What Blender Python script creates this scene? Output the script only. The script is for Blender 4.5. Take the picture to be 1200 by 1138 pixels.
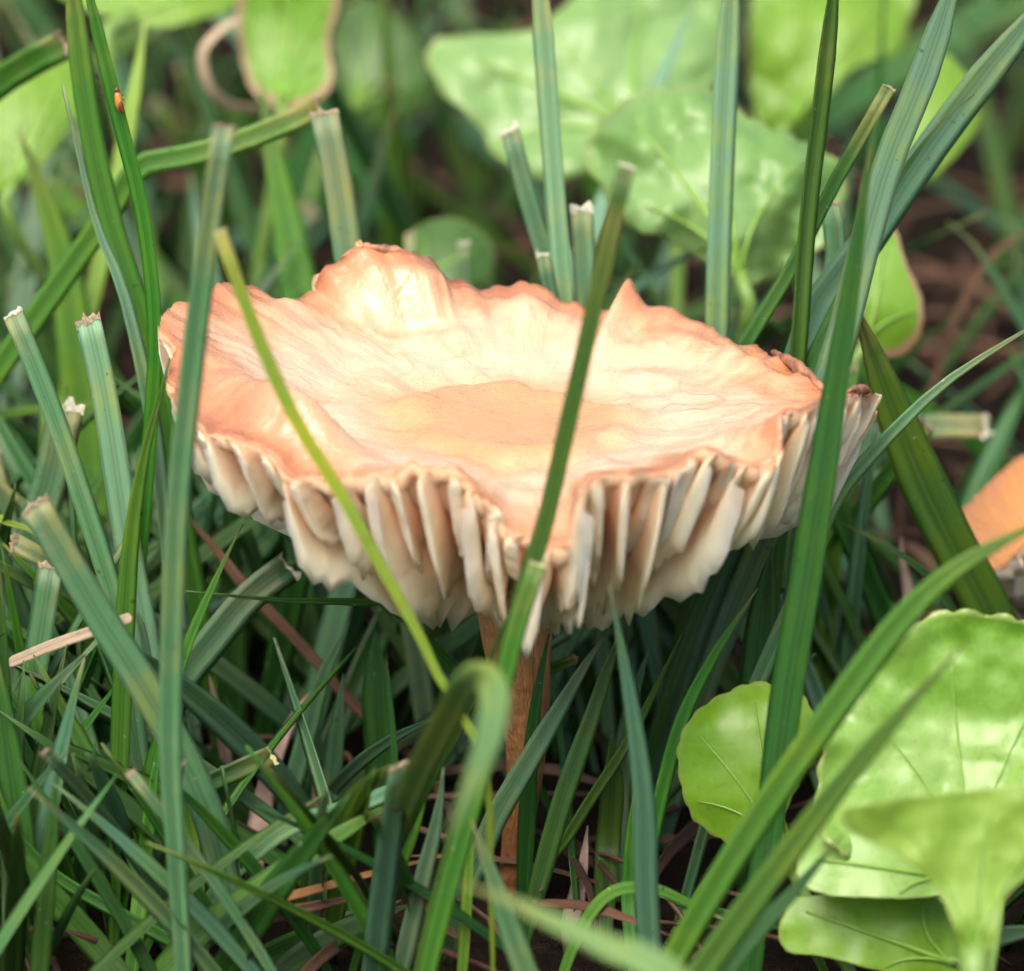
import bpy, math, random
from mathutils import Vector, Matrix, noise

# ------------------------------------------------------------------ camera, sky, sun, exposure
for o in list(bpy.data.objects):
    bpy.data.objects.remove(o, do_unlink=True)
scn = bpy.context.scene
COL = scn.collection
S = 0.00008                       # metres per photograph pixel at the mushroom
D = 0.80                          # camera distance
PITCH = math.radians(21.0)
K = S / D
CX, CY = 600.0, 569.0
cp, sp = math.cos(PITCH), math.sin(PITCH)
FW = Vector((0, cp, -sp)); UP = Vector((0, sp, cp)); RT = Vector((1, 0, 0))
_v = -(1040 - CY) * K
_s = D * cp / (cp + _v * sp)
ZT = _s * (sp - _v * cp) - D * sp
CAM = Vector((0, 0, ZT)) - FW * D

cam = bpy.data.cameras.new('camera')
cam.lens = 36.0 * D / (1200 * S)
cam.sensor_width = 36.0
cam.sensor_fit = 'HORIZONTAL'
cam.clip_start = 0.02
cam.clip_end = 200
cam.dof.use_dof = True
cam.dof.focus_distance = D + 0.002
cam.dof.aperture_fstop = 25.0
camo = bpy.data.objects.new('camera', cam)
COL.objects.link(camo)
camo.location = CAM
camo.rotation_euler = (math.pi / 2 - PITCH, 0, 0)
scn.camera = camo

SUN_EL, SUN_AZ = math.radians(56), math.radians(-160)     # azimuth from +Y (away), minus = left
w = bpy.data.worlds.new('World'); scn.world = w; w.use_nodes = True
nt = w.node_tree
sky = nt.nodes.new('ShaderNodeTexSky'); sky.sky_type = 'NISHITA'; sky.sun_disc = False
sky.sun_elevation = SUN_EL; sky.sun_rotation = SUN_AZ
sky.air_density = 1.0; sky.dust_density = 6.0; sky.ozone_density = 0.2
bg = nt.nodes['Background']; bg.inputs['Strength'].default_value = 0.15
nt.links.new(sky.outputs[0], bg.inputs[0])
sl = bpy.data.lights.new('sun', 'SUN'); sl.energy = 1.5; sl.angle = math.radians(45); sl.color = (1, 0.97, 0.93)
so = bpy.data.objects.new('sun', sl); COL.objects.link(so)
sd = Vector((math.sin(SUN_AZ) * math.cos(SUN_EL), math.cos(SUN_AZ) * math.cos(SUN_EL), math.sin(SUN_EL)))
so.rotation_euler = sd.to_track_quat('Z', 'Y').to_euler()
so.location = (0, 0, 1)
scn.view_settings.view_transform = 'Standard'
scn.view_settings.look = 'None'
scn.view_settings.gamma = 1.0
scn.view_settings.exposure = 0.8
scn.render.engine = 'CYCLES'
scn.cycles.use_adaptive_sampling = True; scn.cycles.adaptive_threshold = 0.03
scn.cycles.max_bounces = 4; scn.cycles.diffuse_bounces = 3; scn.cycles.glossy_bounces = 1; scn.cycles.transmission_bounces = 2

# ------------------------------------------------------------------ helpers
def ray(px, py):
    return FW + RT * ((px - CX) * K) + UP * (-(py - CY) * K)
def at(px, py, Ymm):
    """pixel + real depth (mm behind the stem) -> world point, never below ground"""
    r = ray(px, py)
    s = (Ymm * .001 - CAM.y) / r.y
    p = CAM + r * s
    if p.z < 0:
        p = CAM + r * (-CAM.z / r.z)
    return p
def proj(p):
    d = p - CAM
    z = d.dot(FW)
    return (CX + d.x / z / K, CY - d.dot(UP) / z / K)
def n3(x, y, z=0.0):
    return noise.noise(Vector((x, y, z)))

def mk(name, verts, faces, mat, parent=None, origin=None, uvs=None, smooth=True, attr=None):
    if origin is None:
        origin = parent.location.copy() if parent is not None else Vector((0, 0, 0))
    # parts of parts are kept relative to their root's world position (nothing is rotated)
    me = bpy.data.meshes.new(name)
    me.from_pydata([tuple(Vector(v) - origin) for v in verts], [], faces)
    if smooth:
        me.polygons.foreach_set('use_smooth', [True] * len(me.polygons))
    if uvs:
        ul = me.uv_layers.new(name='UVMap')
        li = [0] * len(me.loops); me.loops.foreach_get('vertex_index', li)
        flat = []
        for i in li: flat.extend(uvs[i])
        ul.data.foreach_set('uv', flat)
    if attr:
        a = me.attributes.new('tint', 'FLOAT', 'POINT'); a.data.foreach_set('value', attr)
    me.materials.append(mat)
    o = bpy.data.objects.new(name, me)
    COL.objects.link(o)
    if parent is not None:
        o.parent = parent
        o.location = (0, 0, 0)
    else:
        o.location = origin
    return o
def sub(name, verts, faces, mat, parent, root, **kw):
    """a part of a part: verts relative to the root thing"""
    o = mk(name, verts, faces, mat, None, root.location.copy(), **kw)
    o.parent = parent
    o.location = (0, 0, 0)
    return o
def tag(o, label, cat, group=None):
    o['label'] = label; o['category'] = cat
    if group: o['group'] = group
    return o
def empty(name, loc):
    o = bpy.data.objects.new(name, None); COL.objects.link(o); o.location = loc
    o.empty_display_size = .005
    return o

def catmull(pts, n, closed=False):
    m = len(pts); out = []
    # parametrise by chord so samples are even
    L = [0.0]
    rng = m if closed else m - 1
    for i in range(rng):
        L.append(L[-1] + (pts[(i + 1) % m] - pts[i]).length)
    tot = L[-1]
    k = 0
    for j in range(n):
        d = tot * (j / n if closed else j / (n - 1))
        while k < rng - 1 and d > L[k + 1]: k += 1
        t = (d - L[k]) / max(1e-9, L[k + 1] - L[k])
        t = min(max(t, 0), 1)
        if closed:
            p0, p1, p2, p3 = pts[(k - 1) % m], pts[k], pts[(k + 1) % m], pts[(k + 2) % m]
        else:
            p1, p2 = pts[k], pts[k + 1]
            p0 = pts[k - 1] if k > 0 else p1 * 2 - p2
            p3 = pts[k + 2] if k + 2 < m else p2 * 2 - p1
        out.append(0.5 * ((2 * p1) + (p2 - p0) * t + (2 * p0 - 5 * p1 + 4 * p2 - p3) * t * t + (3 * p1 - p0 - 3 * p2 + p3) * t ** 3))
    return out

def tube(path, radii, seg=8):
    V, F, U = [], [], []
    n = len(path)
    ref = Vector((0, -1, 0.3)).normalized()
    for i, p in enumerate(path):
        T = (path[min(i + 1, n - 1)] - path[max(i - 1, 0)]).normalized()
        A = T.cross(ref)
        if A.length < 1e-4: A = T.cross(Vector((1, 0, 0)))
        A.normalize(); B = T.cross(A)
        for k in range(seg):
            a = 2 * math.pi * k / seg
            V.append(p + (A * math.cos(a) + B * math.sin(a)) * radii[i]); U.append((k / seg, i / (n - 1)))
    for i in range(n - 1):
        for k in range(seg):
            F.append((i * seg + k, i * seg + (k + 1) % seg, (i + 1) * seg + (k + 1) % seg, (i + 1) * seg + k))
    F.append(tuple(range(seg))[::-1]); F.append(tuple((n - 1) * seg + k for k in range(seg)))
    return V, F, U

# ------------------------------------------------------------------ materials
class NB:
    def __init__(s, name):
        s.m = bpy.data.materials.new(name); s.m.use_nodes = True
        s.t = s.m.node_tree; s.b = s.t.nodes['Principled BSDF']; s.out = s.t.nodes['Material Output']
    def n(s, ty, **kw):
        x = s.t.nodes.new(ty)
        for k, v in kw.items():
            if k in x.inputs: x.inputs[k].default_value = v
            else: setattr(x, k, v)
        return x
    def l(s, a, b): s.t.links.new(a, b)
    def ramp(s, fac, stops):
        r = s.n('ShaderNodeValToRGB'); e = r.color_ramp.elements
        e[0].position, e[0].color = stops[0][0], (*stops[0][1], 1)
        e[1].position, e[1].color = stops[-1][0], (*stops[-1][1], 1)
        for p, c in stops[1:-1]:
            q = e.new(p); q.color = (*c, 1)
        s.l(fac, r.inputs[0]); return r.outputs[0]
    def mix(s, fac, a, b, mode='MIX'):
        x = s.n('ShaderNodeMix', data_type='RGBA', blend_type=mode)
        for sock, v in ((x.inputs[0], fac), (x.inputs[6], a), (x.inputs[7], b)):
            if isinstance(v, (int, float)): sock.default_value = v
            elif isinstance(v, tuple): sock.default_value = (*v, 1)
            else: s.l(v, sock)
        return x.outputs[2]
    def math(s, op, a, b=0.0):
        x = s.n('ShaderNodeMath', operation=op)
        for i, v in enumerate((a, b)):
            if isinstance(v, (int, float)): x.inputs[i].default_value = v
            else: s.l(v, x.inputs[i])
        return x.outputs[0]
    def noise(s, vec, scale, detail=3, rough=.55):
        x = s.n('ShaderNodeTexNoise', Scale=scale, Detail=detail, Roughness=rough)
        if vec is not None: s.l(vec, x.inputs['Vector'])
        return x.outputs['Fac']
    def mapping(s, vec, sc):
        x = s.n('ShaderNodeMapping'); x.inputs['Scale'].default_value = sc; s.l(vec, x.inputs['Vector']); return x.outputs[0]
    def bump(s, h, strength, dist):
        x = s.n('ShaderNodeBump', Strength=strength, Distance=dist); s.l(h, x.inputs['Height']); s.l(x.outputs[0], s.b.inputs['Normal']); return x
    def translucent(s, col, fac):
        tr = s.n('ShaderNodeBsdfTranslucent'); s.l(col, tr.inputs[0])
        mx = s.n('ShaderNodeMixShader'); mx.inputs[0].default_value = fac
        s.l(s.b.outputs[0], mx.inputs[1]); s.l(tr.outputs[0], mx.inputs[2]); s.l(mx.outputs[0], s.out.inputs[0])

def grass_mat(name, c1, c2, tr=.25, rough=.42, spec=.5, stuff=False):
    b = NB(name)
    tc = b.n('ShaderNodeTexCoord'); uv = tc.outputs['UV']; ob = tc.outputs['Object']
    st = b.noise(b.mapping(uv, (26, 1.2, 1)), 1.0, 2, .6)               # long veins
    st2 = b.noise(b.mapping(uv, (7, 2.5, 1)), 1.0, 3, .6)
    mot = b.noise(ob, 75, 4, .65)
    base = b.mix(b.ramp(st2, [(.3, (0, 0, 0)), (.7, (1, 1, 1))]), c1, c2)
    base = b.mix(b.ramp(st, [(.42, (0, 0, 0)), (.66, (.5, .5, .5))]), base, tuple(min(1, x * 1.5 + .012) for x in c2))
    base = b.mix(b.math('MULTIPLY', b.ramp(mot, [(.46, (0, 0, 0)), (.72, (1, 1, 1))]), .75), base, (c2[0] * 2.1, c2[1] * 1.25, c2[2] * .45))
    base = b.mix(b.ramp(mot, [(.24, (.7, .7, .7)), (.36, (0, 0, 0))]), base, (c1[0] * .7, c1[1] * .62, c1[2] * .9))
    if not stuff:
        sp_ = b.noise(ob, 1300, 1, .5)
        base = b.mix(b.ramp(sp_, [(.75, (0, 0, 0)), (.79, (.55, .55, .55))]), base, (.35, .42, .24))
        base = b.mix(b.ramp(sp_, [(.22, (.6, .6, .6)), (.26, (0, 0, 0))]), base, (.02, .025, .012))
    if not stuff:
        sx = b.n('ShaderNodeSeparateXYZ'); b.l(uv, sx.inputs[0])
        tipf = b.math('MULTIPLY', b.ramp(sx.outputs[1], [(.84, (0, 0, 0)), (1, (1, 1, 1))]), b.ramp(mot, [(.42, (0, 0, 0)), (.6, (.8, .8, .8))]))
        base = b.mix(tipf, base, (.34, .30, .10))
        du = b.math('ABSOLUTE', b.math('SUBTRACT', sx.outputs[0], .5))
        base = b.mix(b.ramp(du, [(0, (.55, .55, .55)), (.035, (.4, .4, .4)), (.06, (0, 0, 0))]), base, tuple(min(1, x * 1.7 + .02) for x in c2))
        base = b.mix(b.ramp(du, [(.06, (.5, .5, .5)), (.17, (0, 0, 0))]), base, tuple(x * .55 for x in c1))
    hs = b.n('ShaderNodeHueSaturation')
    if stuff:
        r = b.n('ShaderNodeAttribute', attribute_name='tint').outputs['Fac']
    else:
        r = b.n('ShaderNodeObjectInfo').outputs['Random']
    hv = b.math('ADD', b.math('MULTIPLY', r, .05), .475); b.l(hv, hs.inputs['Hue'])
    b.l(b.math('ADD', b.math('MULTIPLY', b.math('FRACT', b.math('MULTIPLY', r, 7.3)), .5), .75), hs.inputs['Value'])
    b.l(base, hs.inputs['Color'])
    b.l(hs.outputs[0], b.b.inputs['Base Color'])
    b.b.inputs['Roughness'].default_value = rough
    b.b.inputs['Specular IOR Level'].default_value = spec
    if not stuff: b.bump(st, .55, .00022)
    b.translucent(hs.outputs[0], tr)
    return b.m
G = {
    'blue': grass_mat('grass_bluish', (.055, .165, .07), (.095, .225, .115), .2, .38, .55),
    'pale': grass_mat('grass_pale', (.115, .265, .125), (.175, .335, .19), .22, .42, .55),
    'mid': grass_mat('grass_mid', (.047, .175, .014), (.078, .235, .028), .3, .4, .45),
    'dark': grass_mat('grass_dark', (.024, .098, .012), (.042, .14, .022), .28, .4, .5),
    'light': grass_mat('grass_light', (.15, .34, .08), (.22, .42, .13), .3, .45, .5),
    'lime': grass_mat('grass_lime', (.17, .32, .03), (.24, .42, .05), .35, .42, .45),
    'stuff': grass_mat('grass_fill', (.032, .105, .024), (.054, .148, .042), .25, .45, .4, True),
}
def dry_mat(name, c1, c2, stuff=False):
    b = NB(name)
    tc = b.n('ShaderNodeTexCoord')
    st = b.noise(b.mapping(tc.outputs['UV'], (14, 2, 1)), 1, 3, .6)
    mo = b.noise(tc.outputs['Object'], 260, 4, .6)
    c = b.mix(b.ramp(st, [(.35, (0, 0, 0)), (.65, (1, 1, 1))]), c1, c2)
    c = b.mix(b.ramp(mo, [(.5, (0, 0, 0)), (.75, (.7, .7, .7))]), c, tuple(x * .4 for x in c1))
    if stuff:
        r = b.n('ShaderNodeAttribute', attribute_name='tint').outputs['Fac']
        tint = b.ramp(r, [(0, (.3, .2, .15)), (.35, (.75, .5, .36)), (.6, (1.0, .85, .7)), (.8, (.9, .62, .5)), (1, (.35, .22, .15))])
        c = b.mix(1.0, c, tint, 'MULTIPLY')
    b.l(c, b.b.inputs['Base Color']); b.b.inputs['Roughness'].default_value = .75
    b.bump(st, .7, .0003)
    return b.m
STRAW = dry_mat('straw', (.42, .30, .18), (.62, .50, .36))
PINKDRY = dry_mat('pink_dry_leaf', (.36, .24, .19), (.52, .38, .32))
RUST = dry_mat('rust_dry_leaf', (.30, .13, .04), (.45, .24, .08))
TWIG = dry_mat('twig', (.13, .07, .04), (.22, .12, .07))
LITTER = dry_mat('litter', (.13, .085, .055), (.22, .155, .11), True)
CUT = dry_mat('cut_tip', (.34, .36, .24), (.66, .64, .52))
CUTB = dry_mat('cut_tip_brown', (.22, .16, .09), (.46, .38, .25))
CUTY = dry_mat('cut_tip_yellow', (.45, .45, .16), (.65, .62, .34))

def leaf_mat(name, c1, c2, edge=0.0, rough=.36, tr=.35, edgecol=(.33, .20, .09)):
    b = NB(name)
    tc = b.n('ShaderNodeTexCoord'); ob = tc.outputs['Object']; uv = tc.outputs['UV']
    big = b.noise(ob, 70, 3, .5)
    vor = b.n('ShaderNodeTexVoronoi', feature='DISTANCE_TO_EDGE', Scale=420.0)
    wob = b.n('ShaderNodeTexNoise', Scale=300.0); b.l(ob, wob.inputs['Vector'])
    va = b.n('ShaderNodeVectorMath', operation='MULTIPLY_ADD'); b.l(wob.outputs['Color'], va.inputs[0])
    va.inputs[1].default_value = (.005, .005, .005); b.l(ob, va.inputs[2]); b.l(va.outputs[0], vor.inputs['Vector'])
    net = b.ramp(vor.outputs['Distance'], [(0, (1, 1, 1)), (.12, (0, 0, 0))])
    c = b.mix(b.ramp(big, [(.33, (0, 0, 0)), (.68, (1, 1, 1))]), c1, c2)
    c = b.mix(b.math('MULTIPLY', net, .07), c, tuple(min(1, x * 1.6 + .03) for x in c2))
    fine = b.noise(ob, 1100, 2, .6)
    c = b.mix(b.ramp(fine, [(.55, (0, 0, 0)), (.75, (.35, .35, .35))]), c, tuple(x * .65 for x in c1))
    c = b.mix(b.ramp(fine, [(.27, (.6, .6, .6)), (.31, (0, 0, 0))]), c, (.34, .27, .15))
    sx = b.n('ShaderNodeSeparateXYZ'); b.l(uv, sx.inputs[0])
    en = b.noise(ob, 330, 4, .6)
    ev = b.math('ADD', sx.outputs[1], b.math('MULTIPLY', b.math('SUBTRACT', en, .5), .22))
    # pale rim line, plus a dried border on leaves that have one
    c = b.mix(b.ramp(sx.outputs[1], [(.955, (0, 0, 0)), (.985, (.45, .45, .45))]), c, (.40, .42, .14))
    if edge > 0:
        c = b.mix(b.ramp(ev, [(1 - edge - .05, (0, 0, 0)), (1 - edge + .03, (.95, .95, .95))]), c, edgecol)
    b.l(c, b.b.inputs['Base Color']); b.b.inputs['Roughness'].default_value = rough
    b.b.inputs['Specular IOR Level'].default_value = .6
    h = b.math('ADD', b.math('MULTIPLY', big, 2.2), b.math('MULTIPLY', b.math('MINIMUM', vor.outputs['Distance'], .25), .12))
    b.bump(h, .4, .0006)
    b.translucent(c, tr)
    return b.m
L_BRIGHT = leaf_mat('leaf_bright', (.15, .35, .014), (.24, .45, .035), 0)
L_PALE = leaf_mat('leaf_pale', (.17, .38, .035), (.33, .54, .14), 0, .3)
L_BACK = leaf_mat('leaf_back', (.14, .31, .018), (.22, .40, .04), 0, .45)
L_SOFT = leaf_mat('leaf_soft', (.18, .36, .085), (.29, .47, .17), 0, .32)
L_DRYEDGE = leaf_mat('leaf_dry_edge', (.12, .30, .012), (.20, .40, .03), .13, .42, .35, (.40, .27, .15))
L_DARK = leaf_mat('leaf_dark', (.045, .12, .02), (.075, .18, .03), 0, .45)
L_UNDER = leaf_mat('leaf_underside', (.20, .36, .035), (.28, .45, .06), 0, .5, .35)
def plain(name, c1, c2, scale, rough=.5, bumpd=.0002, tr=0):
    b = NB(name); tc = b.n('ShaderNodeTexCoord'); f = b.noise(tc.outputs['Object'], scale, 4, .6)
    c = b.mix(b.ramp(f, [(.35, (0, 0, 0)), (.65, (1, 1, 1))]), c1, c2)
    b.l(c, b.b.inputs['Base Color']); b.b.inputs['Roughness'].default_value = rough; b.bump(f, .5, bumpd)
    if tr: b.translucent(c, tr)
    return b.m
PETIOLE = plain('petiole', (.16, .30, .05), (.22, .36, .09), 300, .4, .0002, .2)
VEIN = plain('vein', (.20, .41, .045), (.28, .48, .09), 300, .4, .0001, .2)
BUG = plain('bug', (.42, .15, .03), (.55, .24, .05), 900, .3)
BUGDARK = plain('bug_dark', (.10, .03, .015), (.18, .06, .02), 900, .3)
BROWNRIM = plain('charred_rim', (.06, .02, .012), (.26, .09, .035), 700, .6, .0004)

def cap_mat(name, orange=0.0):
    b = NB(name)
    tc = b.n('ShaderNodeTexCoord'); ob = tc.outputs['Object']; uv = tc.outputs['UV']
    sx = b.n('ShaderNodeSeparateXYZ'); b.l(uv, sx.inputs[0])
    a = b.noise(ob, 55, 4, .6); f = b.noise(ob, 260, 5, .65)
    radial = b.math('MULTIPLY', b.noise(b.mapping(uv, (160, 3.5, 1)), 1, 3, .6), b.ramp(sx.outputs[1], [(.15, (0, 0, 0)), (.6, (1, 1, 1))]))            # radial fibres
    rr = b.math('ADD', sx.outputs[1], b.math('ADD', b.math('MULTIPLY', b.math('SUBTRACT', a, .5), .42), b.math('MULTIPLY', b.math('SUBTRACT', f, .5), .14)))
    if orange:
        st = [(.0, (.62, .30, .08)), (.6, (.60, .27, .07)), (.9, (.55, .24, .07)), (1.05, (.36, .13, .05))]
    else:
        st = [(.0, (.50, .275, .125)), (.30, (.52, .29, .135)), (.40, (.60, .39, .23)), (.54, (.64, .46, .31)), (.76, (.61, .40, .25)), (.87, (.58, .31, .17)), (.96, (.48, .20, .09)), (1.04, (.30, .10, .05))]
    c = b.ramp(b.math('MULTIPLY', rr, .9), [(p * .9, k) for p, k in st])
    c = b.mix(b.ramp(f, [(.50, (0, 0, 0)), (.72, (.55, .55, .55))]), c, (.56, .27, .13))
    c = b.mix(b.ramp(radial, [(.58, (0, 0, 0)), (.75, (.16, .16, .16))]), c, (.66, .34, .18))
    # reddish hairline cracks in the skin
    ln = b.noise(b.mapping(uv, (7, 1.8, 1)), 1.0, 2, .5)
    ln2 = b.noise(ob, 75, 3, .5)
    crack = b.math('MAXIMUM', b.ramp(b.math('ABSOLUTE', b.math('SUBTRACT', ln, .52)), [(0, (1, 1, 1)), (.012, (0, 0, 0))]),
                   b.math('MULTIPLY', b.ramp(b.math('ABSOLUTE', b.math('SUBTRACT', ln2, .47)), [(0, (1, 1, 1)), (.008, (0, 0, 0))]), .22))
    gate = b.ramp(a, [(.45, (0, 0, 0)), (.62, (.7, .7, .7))])
    cr = b.math('MULTIPLY', b.math('MULTIPLY', crack, b.math('MULTIPLY', gate, .6)), b.ramp(sx.outputs[1], [(.2, (0, 0, 0)), (.5, (1, 1, 1))]))
    blot = b.ramp(b.noise(ob, 130, 3, .6), [(.52, (0, 0, 0)), (.66, (.75, .75, .75))])
    c = b.mix(b.math('MULTIPLY', blot, b.ramp(sx.outputs[1], [(.62, (0, 0, 0)), (.9, (1, 1, 1))])), c, (.42, .17, .08))
    c = b.mix(cr, c, (.48, .20, .10))
    b.l(c, b.b.inputs['Base Color'])
    b.l(b.math('ADD', .08, b.math('MULTIPLY', f, .38)), b.b.inputs['Roughness'])
    b.b.inputs['Specular IOR Level'].default_value = .6
    h = b.math('ADD', b.math('MULTIPLY', f, .9), b.math('ADD', b.math('MULTIPLY', radial, .35), b.math('MULTIPLY', cr, -.6)))
    b.bump(b.math('ADD', h, b.math('MULTIPLY', b.noise(ob, 900, 3, .6), .35)), .42, .0009)
    return b.m
CAPM = cap_mat('cap_skin'); CAPO = cap_mat('cap_skin_orange', 1)
def gill_mat(name, root, edge):
    b = NB(name)
    tc = b.n('ShaderNodeTexCoord'); uv = tc.outputs['UV']; ob = tc.outputs['Object']
    sx = b.n('ShaderNodeSeparateXYZ'); b.l(uv, sx.inputs[0])
    f = b.noise(ob, 220, 4, .6)
    st = b.noise(b.mapping(uv, (6, 1.5, 1)), 1, 3, .6)
    v = b.math('ADD', sx.outputs[1], b.math('MULTIPLY', b.math('SUBTRACT', f, .5), .5))
    c = b.ramp(v, [(.12, root), (.46, tuple(.5 * (x + y) for x, y in zip(root, edge))), (.82, edge), (1.0, tuple(x * .97 for x in edge))])  # peach root: flesh tone with the shade between gills painted in
    c = b.mix(b.ramp(st, [(.5, (0, 0, 0)), (.8, (.45, .45, .45))]), c, tuple(.6 * x + .4 * y for x, y in zip(root, edge)))
    b.l(c, b.b.inputs['Base Color']); b.b.inputs['Roughness'].default_value = .5
    b.b.inputs['Subsurface Weight'].default_value = .6
    b.b.inputs['Subsurface Radius'].default_value = (1.0, .6, .35)
    b.b.inputs['Subsurface Scale'].default_value = .0026
    b.bump(b.math('ADD', st, f), .5, .0004)
    return b.m
GILL = gill_mat('gill', (.90, .50, .29), (.95, .80, .585))
GILLP = gill_mat('gill_pale', (.60, .42, .28), (.74, .68, .55))
def stem_mat():
    b = NB('stem_fibres')
    tc = b.n('ShaderNodeTexCoord'); uv = tc.outputs['UV']
    st = b.noise(b.mapping(uv, (22, 3.5, 1)), 1, 4, .7); f = b.noise(tc.outputs['Object'], 350, 3, .6)
    sx = b.n('ShaderNodeSeparateXYZ'); b.l(uv, sx.inputs[0])
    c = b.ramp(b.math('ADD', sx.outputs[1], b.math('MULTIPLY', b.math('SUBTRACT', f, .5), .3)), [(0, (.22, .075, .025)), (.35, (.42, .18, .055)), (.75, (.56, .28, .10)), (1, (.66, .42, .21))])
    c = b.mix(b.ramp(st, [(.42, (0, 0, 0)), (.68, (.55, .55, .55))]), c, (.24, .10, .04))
    c = b.mix(b.ramp(f, [(.55, (0, 0, 0)), (.7, (.5, .5, .5))]), c, (.62, .42, .24))
    b.l(c, b.b.inputs['Base Color']); b.b.inputs['Roughness'].default_value = .7
    b.bump(b.math('ADD', st, f), 1.0, .0012)
    return b.m
STEM = stem_mat()
def soil_mat():
    b = NB('soil')
    tc = b.n('ShaderNodeTexCoord'); ob = tc.outputs['Object']
    a = b.noise(ob, 60, 6, .65); f = b.noise(ob, 420, 5, .7)
    c = b.mix(b.ramp(a, [(.35, (0, 0, 0)), (.68, (1, 1, 1))]), (.010, .007, .005), (.032, .021, .014))
    c = b.mix(b.ramp(f, [(.55, (0, 0, 0)), (.75, (.6, .6, .6))]), c, (.07, .048, .032))
    b.l(c, b.b.inputs['Base Color']); b.b.inputs['Roughness'].default_value = .95; b.b.inputs['Specular IOR Level'].default_value = .08
    b.bump(b.math('ADD', a, f), 1, .003)
    return b.m
SOIL = soil_mat()

# ------------------------------------------------------------------ the ground: one sheet
def axis(fine, n, far):
    a = [-fine + 2 * fine * i / n for i in range(n + 1)]
    ext = []
    d = fine
    while d < far:
        d *= 1.6; ext.append(d)
    return [-x for x in reversed(ext)] + a + ext
gx = axis(.30, 90, 60); gy = [y + .05 for y in axis(.40, 120, 60)]
V, F = [], []
for y in gy:
    for x in gx:
        near = max(0, 1 - max(abs(x) / .8, abs(y) / 1.0))
        z = (n3(x * 40, y * 40) * .0022 + n3(x * 130, y * 130, 4) * .0010) * near - .0022
        V.append((x, y, z))
nx = len(gx)
for j in range(len(gy) - 1):
    for i in range(nx - 1):
        F.append((j * nx + i, j * nx + i + 1, (j + 1) * nx + i + 1, (j + 1) * nx + i))
ground = mk('ground', V, F, SOIL)
ground['kind'] = 'structure'

# ------------------------------------------------------------------ grass blades
def blade_geo(path, width, roll0=0.0, twist=0.0, pointed=True, fold=.28, thick=.00022, basew=.6, taper=.45, face=None, bramp=.35):
    """closed strip with a keel: 5 front + 3 back points per ring"""
    n = len(path); V, U, F = [], [], []
    for i, p in enumerate(path):
        v = i / (n - 1)
        T = (path[min(i + 1, n - 1)] - path[max(i - 1, 0)]).normalized()
        vd = (CAM - p).normalized() if face is None else face
        W = T.cross(vd)
        if W.length < 1e-4: W = T.cross(Vector((1, 0, 0)))
        W.normalize()
        W = Matrix.Rotation(roll0 + twist * v, 3, T) @ W
        N = W.cross(T).normalized()
        ww = width * .5 * (basew + (1 - basew) * min(1, v / bramp))
        if pointed:
            q = max(0, (v - (1 - taper)) / taper); ww *= max(.04, (1 - q ** 1.7))
        else:
            ww *= 1 - .12 * max(0, v - .5)
        ww *= 1 + .05 * n3(v * 9, p.x * 300, p.y * 300)
        for u in (-1, -.5, 0, .5, 1):
            V.append(p + W * (u * ww) + N * (fold * ww * (abs(u) - .5))); U.append((.5 + .5 * u, v))
        for u in (.5, 0, -.5):
            V.append(p + W * (u * ww) + N * (fold * ww * (abs(u) - .5) - thick * (1.6 if u == 0 else 1))); U.append((.5 + .5 * u, v))
    for i in range(n - 1):
        a, b = i * 8, (i + 1) * 8
        for k in range(8):
            k2 = (k + 1) % 8
            F.append((a + k, a + k2, b + k2, b + k))
    F.append(tuple(range(8))[::-1]); e = (n - 1) * 8; F.append(tuple(e + k for k in range(8)))
    return V, F, U

def tip_geo(V, T, length, rng):
    """ragged mown end grown on the last ring of a cut blade"""
    ring = V[-8:]
    fr = ring[:5]; bk = [ring[0], ring[7], ring[6], ring[5], ring[4]]
    cols = 9
    vv, ff, uu = [], [], []
    T = T.normalized(); slope = rng.uniform(-2.2, 2.2)
    def lerp(a, t):
        k = min(3, int(t * 4)); f = t * 4 - k
        return a[k] * (1 - f) + a[k + 1] * f
    for j in range(cols):
        t = j / (cols - 1)
        h = length * rng.choice((.15, .3, .5, .8, 1.5)) * rng.uniform(.5, 1.2) + length * max(0, slope * (t - .5))
        a, b = lerp(fr, t), lerp(bk, t)
        m = (a + b) * .5
        n_ = (a - b); 
        off = n_.normalized() * .00006 if n_.length > 1e-7 else Vector((0, -.00005, 0))
        lo = -T * length * rng.uniform(.1, 1.0)
        vv += [a + off + lo, a + off * .6 + T * h * .4, m + T * h, b - off * .6 + T * h * .4, b - off + lo]
        uu += [(t, 0), (t, .4), (t, 1), (t, .4), (t, 0)]
    for j in range(cols - 1):
        for k in range(4):
            ff.append((j * 5 + k, (j + 1) * 5 + k, (j + 1) * 5 + k + 1, j * 5 + k + 1))
        ff.append((j * 5 + 4, (j + 1) * 5 + 4, (j + 1) * 5, j * 5))
    ff.append((0, 1, 2, 3, 4)); e = (cols - 1) * 5; ff.append((e + 4, e + 3, e + 2, e + 1, e))
    return vv, ff, uu

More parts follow.
